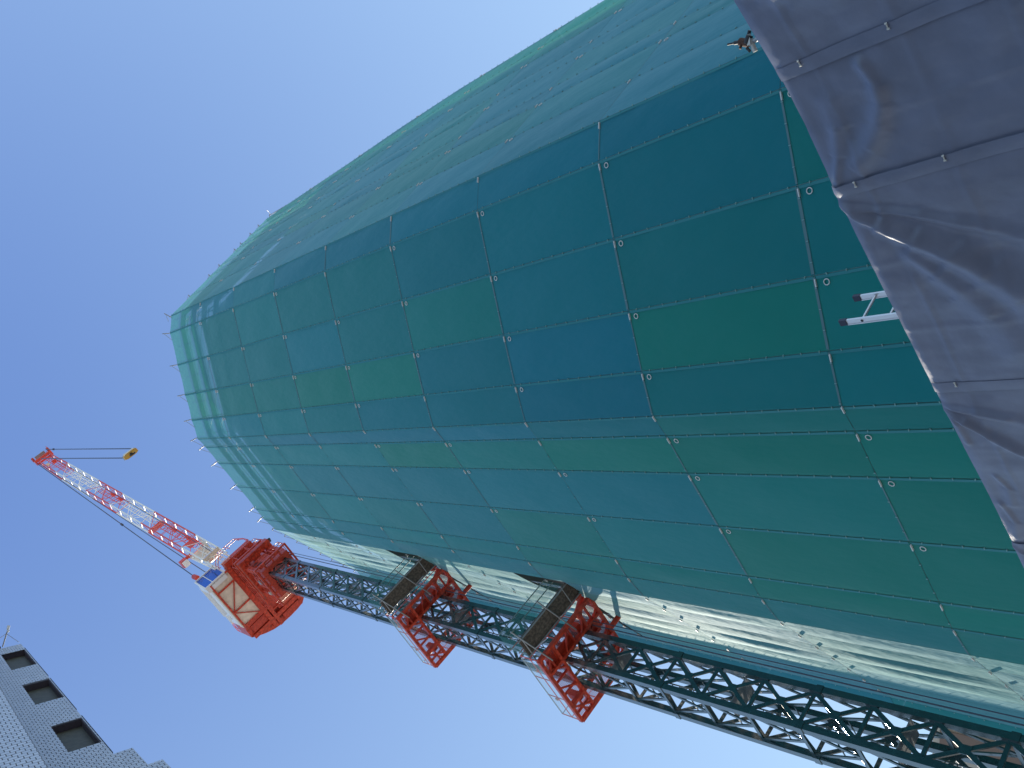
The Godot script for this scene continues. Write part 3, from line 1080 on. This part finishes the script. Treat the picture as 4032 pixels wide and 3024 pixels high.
	pipe("luffing_block", c, blk - Vector3(0.0, 0.55, 0.0), blk + Vector3(0.02, 0.22, 0), 0.19, M.red_dull)
	var mid: Vector3 = far.lerp(blk, 0.60)
	pipe("rope_socket", c, mid - (far - blk).normalized() * 0.14, mid + (far - blk).normalized() * 0.14, 0.09, M.rope)
	# ropes inside the boom to the hoist
	pipe("hoist_rope", c, at.call(0.985, 0.45, 0.1), at.call(0.05, 0.3, 0.4), 0.026, M.rope)

func hook_block() -> void:
	var o := MAST
	var bas := Basis(Vector3.UP, TURN)
	var mid: Vector3 = o + bas * L(11.02, -1.48, 57.0)
	var k := thing("hook_block", "yellow hook block hanging on two ropes from the boom tip", "hook block", mid, TURN)
	var st := begin()
	# a flat box with chamfered ends, along w
	var plan := PackedVector2Array([Vector2(-0.16, 0.30), Vector2(-0.10, 0.46), Vector2(0.10, 0.46), Vector2(0.16, 0.30), Vector2(0.16, -0.30), Vector2(0.10, -0.46), Vector2(-0.10, -0.46), Vector2(-0.16, -0.30)])
	part("block_body", prism(plan, -0.05, 0.22), M.amber, k)
	part("block_cover", prism(PackedVector2Array([Vector2(0.10, 0.40), Vector2(0.19, 0.30), Vector2(0.19, -0.36), Vector2(0.10, -0.44)]), -0.02, 0.42), M.amber_pale, k)
	part("end_cheek", prism(PackedVector2Array([Vector2(-0.12, -0.20), Vector2(0.14, -0.20), Vector2(0.14, -0.42), Vector2(-0.12, -0.42)]), 0.22, 0.45), M.amber, k)
	pipe("sheave", k, Vector3(-0.13, 0.28, -0.33), Vector3(0.13, 0.28, -0.33), 0.16, M.steel_pipe)
	pipe("sheave", k, Vector3(-0.13, 0.28, 0.33), Vector3(0.13, 0.28, 0.33), 0.16, M.steel_pipe)
	pipe("swivel", k, Vector3(0, -0.22, 0), Vector3(0, -0.05, 0), 0.09, M.dark)
	var hk := begin()
	for i in 9:
		var a0 := PI * 0.5 - i * PI * 1.4 / 9.0
		var a1 := PI * 0.5 - (i + 1) * PI * 1.4 / 9.0
		add_bar(hk, Vector3(0, -0.40 + 0.16 * sin(a0), 0.16 * cos(a0)), Vector3(0, -0.40 + 0.16 * sin(a1), 0.16 * cos(a1)), 0.07, 0.07, Vector3.RIGHT)
	part("hook", done(hk), M.dark, k)
	pipe("rope", k, Vector3(0.08, 0.25, -0.42), Vector3(0.10, 33.9, -0.62), 0.036, M.rope)
	pipe("rope", k, Vector3(0.0, 0.25, 0.40), Vector3(-0.25, 33.2, 0.30), 0.036, M.rope)
	var q := Vector3(0.08, 0.25, -0.42).lerp(Vector3(0.10, 33.9, -0.62), 0.88)
	pipe("rope_socket", k, q - Vector3(0, 0.2, 0), q + Vector3(0, 0.2, 0), 0.09, M.rope)

func T(f: float, w: float, h: float) -> Vector3:
	return Vector3(f, h, -w)

func tie_platform(h: float) -> void:
	var upper := h > 30.0
	var p := thing("tie_platform", ("upper" if upper else "lower") + " red steel platform clamped round the green mast, the one " + ("nearer the crane head" if upper else "nearer the ground"), "platform", MAST + Vector3(0, h + EYE, 0), TURN, "tie platforms on the crane mast")
	var q := 1.55
	for e in [[q, -q, q, q], [-q, -q, -q, q], [-q, -q, q, -q], [-q, q, q, q]]:
		bar("edge_beam", p, T(e[0], e[1], 0), T(e[2], e[3], 0), 0.13, 0.16, M.red)
	var k := 0.80
	for e in [[k, -q, k, q], [-k, -q, -k, q]]:
		bar("inner_beam", p, T(e[0], e[1], 0.03), T(e[2], e[3], 0.03), 0.11, 0.2, M.red)
	for e in [[-q, -k, q, -k], [-q, k, q, k]]:
		bar("inner_beam", p, T(e[0], e[1], 0.04), T(e[2], e[3], 0.04), 0.11, 0.2, M.red)
	for w in [-1.5, -0.5, 0.45]:
		bar("strut", p, T(k, w, 0.0), T(q, w + 0.55, 0.0), 0.055, 0.08, M.red)
		bar("strut", p, T(-k, w, 0.0), T(-q, w + 0.55, 0.0), 0.055, 0.08, M.red)
	for f in [-1.4, -0.4, 0.5]:
		bar("strut", p, T(f, -k, 0.0), T(f + 0.55, -q, 0.0), 0.055, 0.08, M.red)
		bar("strut", p, T(f, k, 0.0), T(f + 0.55, q, 0.0), 0.055, 0.08, M.red)
	for w in [-1.15, 0.05, 1.15]:
		bar("cross_member", p, T(k, w, 0.02), T(q, w, 0.02), 0.06, 0.10, M.red_dull)
		bar("cross_member", p, T(-k, w, 0.02), T(-q, w, 0.02), 0.06, 0.10, M.red_dull)
	for f in [-1.2, -0.25, 0.35]:
		bar("cross_member", p, T(f, -k, 0.02), T(f, -q, 0.02), 0.06, 0.10, M.red_dull)
		bar("cross_member", p, T(f, k, 0.02), T(f, q, 0.02), 0.06, 0.10, M.red_dull)
	for e in [[0.95, -0.95, 0.5], [-0.95, -1.0, 0.55], [0.98, 0.55, 0.4]]:
		slab("jack", p, T(e[0] - 0.14, e[1] - 0.12, 0.12), T(e[0] + 0.14, e[1] + 0.12, 0.12 + e[2]), M.red_dull)
	slab("jack_head", p, T(0.70, -1.05, 0.2), T(1.25, -0.85, 0.34), M.red_dull)
	for e in [[q, -0.2], [q, 0.9], [-0.6, -q], [0.9, -q]]:
		slab("tool_hook", p, T(e[0] - 0.04, e[1] - 0.05, 0.6), T(e[0] + 0.04, e[1] + 0.05, 0.72), M.zinc)
	# clamp collar against the chords
	for s in [[-1, -1], [1, -1], [1, 1], [-1, 1]]:
		slab("clamp", p, T(s[0] * 0.62, s[1] * 0.76, -0.05), T(s[0] * 0.86, s[1] * 0.62, 0.35), M.red_dull)
	slab("collar_plate", p, T(0.84, -1.30, 0.13), T(1.15, 0.10, 0.19), M.red_dull)
	slab("collar_plate", p, T(0.15, 0.86, 0.10), T(0.80, 1.25, 0.16), M.red_dull)
	# big plate girders of the frame above the floor
	# stays to the building
	pipe("wall_tie", p, T(-0.22, 0.85, 0.15), T(-0.15, 2.35, 0.10), 0.11, M.red)
	pipe("wall_tie", p, T(1.15, 0.8, 0.40), T(1.75, 2.0, 0.42), 0.12, M.red_dull)
	bar("wall_bracket", p, T(1.95, 1.05, 0.10), T(1.95, 1.75, 0.10), 0.14, 0.18, M.red)
	for e in [[0.55, 1.2], [-0.75, 1.25]]:
		var st := begin()
		quad(st, T(e[0] - 0.35, e[1], -0.02), T(e[0], e[1] + 0.16, -0.02), T(e[0] + 0.35, e[1], -0.02), T(e[0], e[1] - 0.16, -0.02), Vector3.DOWN)
		quad(st, T(e[0] - 0.35, e[1], 0.02), T(e[0], e[1] + 0.16, 0.02), T(e[0] + 0.35, e[1], 0.02), T(e[0], e[1] - 0.16, 0.02), Vector3.UP)
		part("gusset", done(st), M.red_dull, p)
	# open grating of the floor, one per side
	for a in [[k, q, -q, q], [-q, -k, -q, q], [-k, k, -q, -k], [-k, k, k, q]]:
		var st := begin()
		var n := int((a[1] - a[0]) / 0.055)
		for i in n:
			var f: float = a[0] + (i + 0.5) * (a[1] - a[0]) / n
			add_bar(st, T(f, a[2], 0.115), T(f, a[3], 0.115), 0.009, 0.012)
		n = int((a[3] - a[2]) / 0.055)
		for i in n:
			var w: float = a[2] + (i + 0.5) * (a[3] - a[2]) / n
			add_bar(st, T(a[0], w, 0.112), T(a[1], w, 0.112), 0.009, 0.012)
		part("floor_grating", done(st), M.red_dull, p).set_meta("kind", "stuff")
	# railings
	var round := [[q, q], [q, 0.5], [q, -0.5], [q, -q], [0.5, -q], [-0.5, -q], [-q, -q], [-q, -0.5], [-q, 0.5], [-q, q]]
	for i in round.size():
		pipe("railing_post", p, T(round[i][0], round[i][1], 0.08), T(round[i][0], round[i][1], 1.1), 0.020, M.boom_red)
		if i:
			for hh in [0.55, 1.08]:
				pipe("railing", p, T(round[i - 1][0], round[i - 1][1], hh), T(round[i][0], round[i][1], hh), 0.018, M.boom_red if i < 4 or hh < 1.0 else M.steel_pipe)
	var st2 := begin()
	quad(st2, T(-q, -q - 0.03, 0.1), T(q - 0.1, -q - 0.03, 0.1), T(q - 0.1, -q - 0.03, 1.1), T(-q, -q - 0.03, 1.1), Vector3(0, 0, 1))
	part("side_sheet", done(st2), M.net_pale, p)

func gangway(h: float) -> void:
	var upper := h > 30.0
	var g := thing("gangway", "brown plank gangway from netted scaffold to mast, beside the " + ("upper" if upper else "lower") + " red platform", "gangway", MAST + Vector3(0, h + EYE, 0), TURN, "gangways between scaffold and mast")
	for k in 3:
		bar("plank", g, T(2.13 + k * 0.25, -1.72, 0.05), T(2.13 + k * 0.25, 1.7, 0.05), 0.242, 0.05, M.plank)
	for f in [2.02, 2.74]:
		pipe("bearer", g, T(f, -1.8, -0.03), T(f, 1.7, -0.03), 0.028, M.steel_pipe)
	for w in [-1.60, 0.8]:
		pipe("cross_pipe", g, T(1.95, w, -0.03), T(2.85, w, -0.03), 0.022, M.steel_pipe)
	# the two long pipes that cross below, with their struts
	for w in [-1.50, -0.05]:
		pipe("outrigger", g, T(1.20, w + 0.35, -0.10), T(3.32, w - 0.30, -0.10), 0.028, M.steel_pipe)
		pipe("outrigger_strut", g, T(2.1, w + 0.05, -0.08), T(2.45, w + 0.35, -0.75), 0.018, M.steel_pipe)
	for f in [2.80, 2.0]:
		for w in [-1.65, -0.3, 0.8]:
			pipe("railing_post", g, T(f, w, 0.0), T(f, w, 1.15), 0.022, M.steel_pipe)
		for hh in [0.6, 1.12]:
			pipe("railing", g, T(f, -1.72, hh), T(f, 1.0, hh), 0.021, M.steel_pipe if f > 2.5 else M.red_dull)
	var st := begin()
	quad(st, T(2.83, -1.7, 0.08), T(2.83, 0.95, 0.08), T(2.83, 0.95, 1.12), T(2.83, -1.7, 1.12), Vector3.RIGHT)
	part("side_net", done(st), M.net_side, g)
	st = begin()
	quad(st, T(2.0, -1.76, 0.0), T(2.82, -1.76, 0.0), T(2.82, -1.76, 1.1), T(2.0, -1.76, 1.1), T(0, -1, 0))
	part("end_net", done(st), M.net_side, g)

# ------------------------------------------------------------------ tarpaulin in front
var EDGE := PackedVector2Array([Vector2(4.2, -5.35), Vector2(3.55, -6.0), Vector2(3.148, -6.386), Vector2(2.62, -6.88), Vector2(2.111, -7.262), Vector2(1.589, -7.61), Vector2(1.096, -7.956), Vector2(0.49, -8.40), Vector2(-0.452, -9.09), Vector2(-1.016, -9.49), Vector2(-1.83, -10.09), Vector2(-2.461, -10.56), Vector2(-2.93, -10.88), Vector2(-3.446, -11.224), Vector2(-5.0, -12.25)])
var edge_s := PackedFloat32Array()
const TOP := 4.6
# folds as runs of [s, height below the hem is TOP - h], with a width and a height in metres
var FOLDS := [
	[[[2.38, 4.62], [2.65, 4.33], [2.9, 4.07], [3.13, 3.81], [3.42, 3.58], [3.72, 3.34], [4.1, 3.0]], 0.080, 0.085],
	[[[2.37, 4.62], [2.52, 4.27], [2.65, 3.96], [2.81, 3.69], [2.96, 3.42], [3.16, 3.15], [3.4, 2.7]], 0.040, 0.032],
	[[[1.14, 3.86], [1.35, 3.81], [1.54, 3.84], [1.72, 3.93], [1.9, 4.09], [2.06, 4.3], [2.26, 4.60]], 0.065, 0.045],
	[[[2.24, 4.58], [1.89, 4.40], [1.63, 4.31], [1.38, 4.27]], 0.050, 0.030],
	[[[5.06, 4.62], [5.21, 4.44], [5.46, 4.22], [5.75, 3.92], [6.1, 3.5]], 0.035, 0.055],
	[[[5.08, 4.62], [5.30, 4.55], [5.56, 4.52]], 0.022, 0.026],
	[[[5.02, 4.60], [5.10, 4.30], [5.22, 3.95], [5.40, 3.6]], 0.035, 0.030],
	[[[3.07, 4.18], [3.33, 4.01], [3.57, 3.85], [3.9, 3.69], [4.27, 3.57]], 0.08, 0.040],
	[[[7.25, 4.60], [7.40, 4.45], [7.62, 4.25], [7.9, 4.0]], 0.03, 0.035],
	[[[0.05, 4.60], [0.16, 4.35], [0.30, 4.10], [0.42, 3.8]], 0.06, 0.03],
	[[[6.10, 4.40], [6.30, 4.34], [6.55, 4.38]], 0.03, 0.016],
	[[[6.55, 4.50], [6.85, 4.44], [7.10, 4.50]], 0.03, 0.016],
]
const SEAMS := [-1.7, 0.90, 2.16, 4.69, 7.19, 9.6]

func edge_at(s: float) -> Array:
	var k := 0
	while k < EDGE.size() - 2 and edge_s[k + 1] < s:
		k += 1
	var t := (s - edge_s[k]) / (edge_s[k + 1] - edge_s[k])
	var d := (EDGE[k + 1] - EDGE[k]).normalized()
	return [EDGE[k].lerp(EDGE[k + 1], t), d]

func seg_d(p: Vector2, a: Vector2, b: Vector2) -> float:
	var t := clampf((p - a).dot(b - a) / (b - a).length_squared(), 0, 1)
	return p.distance_to(a.lerp(b, t))

func tarp_off(s: float, y: float) -> float:
	var off := 0.0
	var p := Vector2(s, y)
	for f in FOLDS:
		var run: Array = f[0]
		var best := 9.0
		var where := 0.0
		for i in run.size() - 1:
			var d := seg_d(p, Vector2(run[i][0], run[i][1]), Vector2(run[i + 1][0], run[i + 1][1]))
			if d < best:
				best = d
				where = (i + 0.5) / (run.size() - 1)
		var spread: float = f[1] * (0.45 + 1.3 * where)
		var tall: float = f[2] * (0.35 + 0.65 * sin(PI * clampf(where * 0.8 + 0.15, 0, 1)))
		off += 1.7 * tall * exp(-best * best / (2.0 * spread * spread)) - tall * 0.35 * exp(-best * best / (2.0 * spread * spread * 7.0))
	# straight creases from storage: across at fixed depths and along
	for yy in [4.24, 3.44, 2.65, 1.85, 1.05]:
		var d := absf(y - yy - 0.01 * sin(s * 3.0))
		off += 0.011 * exp(-d * d / 0.0007) * (0.4 + 0.6 * absf(sin(s * 1.7 + yy)))
	for ss in [0.30, 1.62, 3.12, 3.96, 5.66, 6.56, 8.2]:
		var d := absf(s - ss - 0.012 * sin(y * 2.0))
		off += 0.006 * exp(-d * d / 0.0010)
	off += wave.get_noise_2d(s * 1.1 + 7.0, y * 0.9) * 0.045
	off += fine.get_noise_2d(s * 1.6, y * 0.7) * 0.010
	return off

func tarpaulin() -> void:
	# lengths along the edge, counted from the point at which the photograph's seams were measured
	edge_s.resize(EDGE.size())
	edge_s[2] = 0.14
	for i in range(3, EDGE.size()):
		edge_s[i] = edge_s[i - 1] + EDGE[i].distance_to(EDGE[i - 1])
	for i in [1, 0]:
		edge_s[i] = edge_s[i + 1] - EDGE[i].distance_to(EDGE[i + 1])
	var origin := Vector3(0, 0, -8.7)
	var t := thing("tarpaulin_fence", "grey-blue tarpaulin screen with folds standing before the netted scaffold", "tarpaulin", origin)
	for k in SEAMS.size() - 1:
		var s0: float = maxf(SEAMS[k], edge_s[0] + 0.01)
		var s1: float = minf(SEAMS[k + 1], edge_s[EDGE.size() - 1] - 0.01)
		var lap := 0.015 * (k % 2)
		var f := func(u: float, v: float) -> Vector3:
			var s := lerpf(s0, s1 + 0.05, u)
			var vv := v * v * 0.55 + v * 0.45      # finer towards the upper hem
			var y := TOP - vv * (TOP + EYE - 0.03)
			var e: Array = edge_at(s)
			var d: Vector2 = e[1]
			var out := Vector3(d.y, 0, -d.x)
			var hem := clampf((TOP - y) / 0.11, 0, 1)
			var back := 0.03 * (1.0 - hem) * (1.0 - hem)
			var q: Vector2 = e[0]
			return Vector3(q.x, y + EYE, q.y) + out * (tarp_off(s, y) * (0.35 + 0.65 * hem) - lap - back) - origin
		var n := int((s1 - s0) / 0.024)
		var sh := part("tarpaulin_sheet", sheet(n, 150, f, Vector2(s1 - s0, 6.2), Vector2(s0, 0)), M.tarp, t)
		# doubled edge with its toggles
		if k:
			var hem := func(u: float, v: float) -> Vector3:
				var s := s0 + 0.13 * u
				var y := TOP - 0.006 - (v * v * 0.5 + v * 0.5) * (TOP + EYE - 0.1)
				var e: Array = edge_at(s)
				var d: Vector2 = e[1]
				var out := Vector3(d.y, 0, -d.x)
				var q: Vector2 = e[0]
				return Vector3(q.x, y + EYE, q.y) + out * (tarp_off(s, y) * (0.35 + 0.65 * clampf((TOP - y) / 0.11, 0, 1)) + 0.007 + 0.004 * sin(PI * u) - 0.03 * pow(1.0 - clampf((TOP - y) / 0.11, 0, 1), 2.0)) - origin
			part("hem", sheet(5, 90, hem, Vector2(0.15, 6.2), Vector2(s0 + 0.4, 0.2)), M.tarp, sh)
			for yy in [4.33, 3.51, 2.7, 1.9, 1.1, 0.3]:
				var e: Array = edge_at(s0 + 0.03)
				var d: Vector2 = e[1]
				var out := Vector3(d.y, 0, -d.x)
				var q: Vector2 = e[0]
				var p := Vector3(q.x, yy + EYE, q.y) + out * (tarp_off(s0 + 0.03, yy) + 0.025) - origin
				var tg := Vector3(d.x, 0, d.y)
				var tog := begin()
				add_bar(tog, p - tg * 0.03, p + tg * 0.015, 0.011, 0.011)
				add_bar(tog, p + tg * 0.015 - Vector3(0, 0.012, 0), p + tg * 0.015 + Vector3(0, 0.012, 0), 0.014, 0.012)
				add_bar(tog, p - tg * 0.035 + Vector3(0, 0.012, 0), p - tg * 0.035 - Vector3(0, 0.008, 0), 0.010, 0.014)
				part("toggle", done(tog), M.zinc if int(yy * 10) % 2 else M.dark, sh)
	# the rail it hangs from
	for i in EDGE.size() - 1:
		var d := (EDGE[i + 1] - EDGE[i]).normalized()
		var inn := Vector3(-d.y, 0, d.x) * 0.06
		pipe("top_rail", t, Vector3(EDGE[i].x, TOP + EYE - 0.20, EDGE[i].y) + inn * 2.0 - origin, Vector3(EDGE[i + 1].x, TOP + EYE - 0.20, EDGE[i + 1].y) + inn * 2.0 - origin, 0.024, M.steel_pipe)

func ladder() -> void:
	var a := V(0.555, 5.40, -9.24)
	var b := V(0.285, 5.40, -8.90)
	var base := Vector3(0.42, 0, -8.95)
	var l := thing("aluminium_ladder", "aluminium ladder with dark end caps showing above the tarpaulin", "ladder", base)
	var lean := Vector3(-0.02, -6.9, 0.10)
	var across := (b - a).normalized()
	for p in [a - base, b - base]:
		bar("rail", l, p, p + lean, 0.062, 0.026, M.alu, across)
		bar("rail_flange", l, p + across.cross(Vector3.UP) * 0.032 - Vector3(0, 0.0, 0), p + lean + across.cross(Vector3.UP) * 0.032, 0.01, 0.040, M.alu, across)
		bar("cap", l, p + Vector3(0, 0.035, 0), p - Vector3(0, 0.055, 0), 0.074, 0.042, M.cap, across)
		pipe("bolt", l, p + Vector3(0, -0.24, 0) + across * 0.02, p + Vector3(0, -0.24, 0) - across * 0.02, 0.016, M.dark)
		pipe("bolt", l, p + Vector3(0, -0.62, 0) + across * 0.02, p + Vector3(0, -0.62, 0) - across * 0.02, 0.016, M.dark)
	for k in 21:
		var y := -0.24 - 0.32 * k
		var d := lean * (-y / 6.9)
		pipe("rung", l, a - base + d, b - base + d, 0.017, M.alu)

func scaffold_post() -> void:
	var at := Vector3(3.13, 0, -7.36)
	var p := thing("scaffold_post", "scaffold pipe end with rusty clamps poking above the tarpaulin edge", "scaffold pipe", at)
	var y := EYE
	pipe("pipe", p, Vector3(0, 0, 0), Vector3(0, 5.12 + y, 0), 0.024, M.steel_pipe)
	pipe("cross_pipe", p, Vector3(0.07, 5.13 + y, 0.03), Vector3(-0.10, 5.10 + y, -0.02), 0.024, M.zinc)
	pipe("spike", p, Vector3(0.03, 5.14 + y, 0.0), Vector3(0.075, 5.39 + y, 0.02), 0.011, M.dark)
	pipe("spike_collar", p, Vector3(0.045, 5.24 + y, 0.01), Vector3(0.06, 5.31 + y, 0.014), 0.020, M.dark)
	var c := group_part("clamp", p, Vector3(0.02, 5.18 + y, 0.0))
	pipe("jaw", c, Vector3(-0.02, -0.03, 0), Vector3(0.03, 0.07, 0.0), 0.042, M.rust)
	pipe("jaw", c, Vector3(0.04, -0.06, 0.02), Vector3(-0.03, -0.02, 0.02), 0.036, M.dark)
	slab("plate", c, Vector3(-0.055, -0.075, 0.005), Vector3(0.03, -0.035, 0.045), M.zinc)
	pipe("bolt", c, Vector3(-0.06, 0.0, 0), Vector3(-0.10, -0.03, 0.0), 0.016, M.dark)
	pipe("bolt", c, Vector3(0.05, -0.03, 0), Vector3(0.095, -0.06, 0.01), 0.018, M.dark)
	pipe("nut", c, Vector3(-0.01, 0.05, 0.02), Vector3(-0.05, 0.06, 0.03), 0.014, M.rust)
	bar("sleeve", p, Vector3(-0.055, 4.98 + y, -0.02), Vector3(-0.155, 4.93 + y, -0.06), 0.05, 0.03, M.tarp)
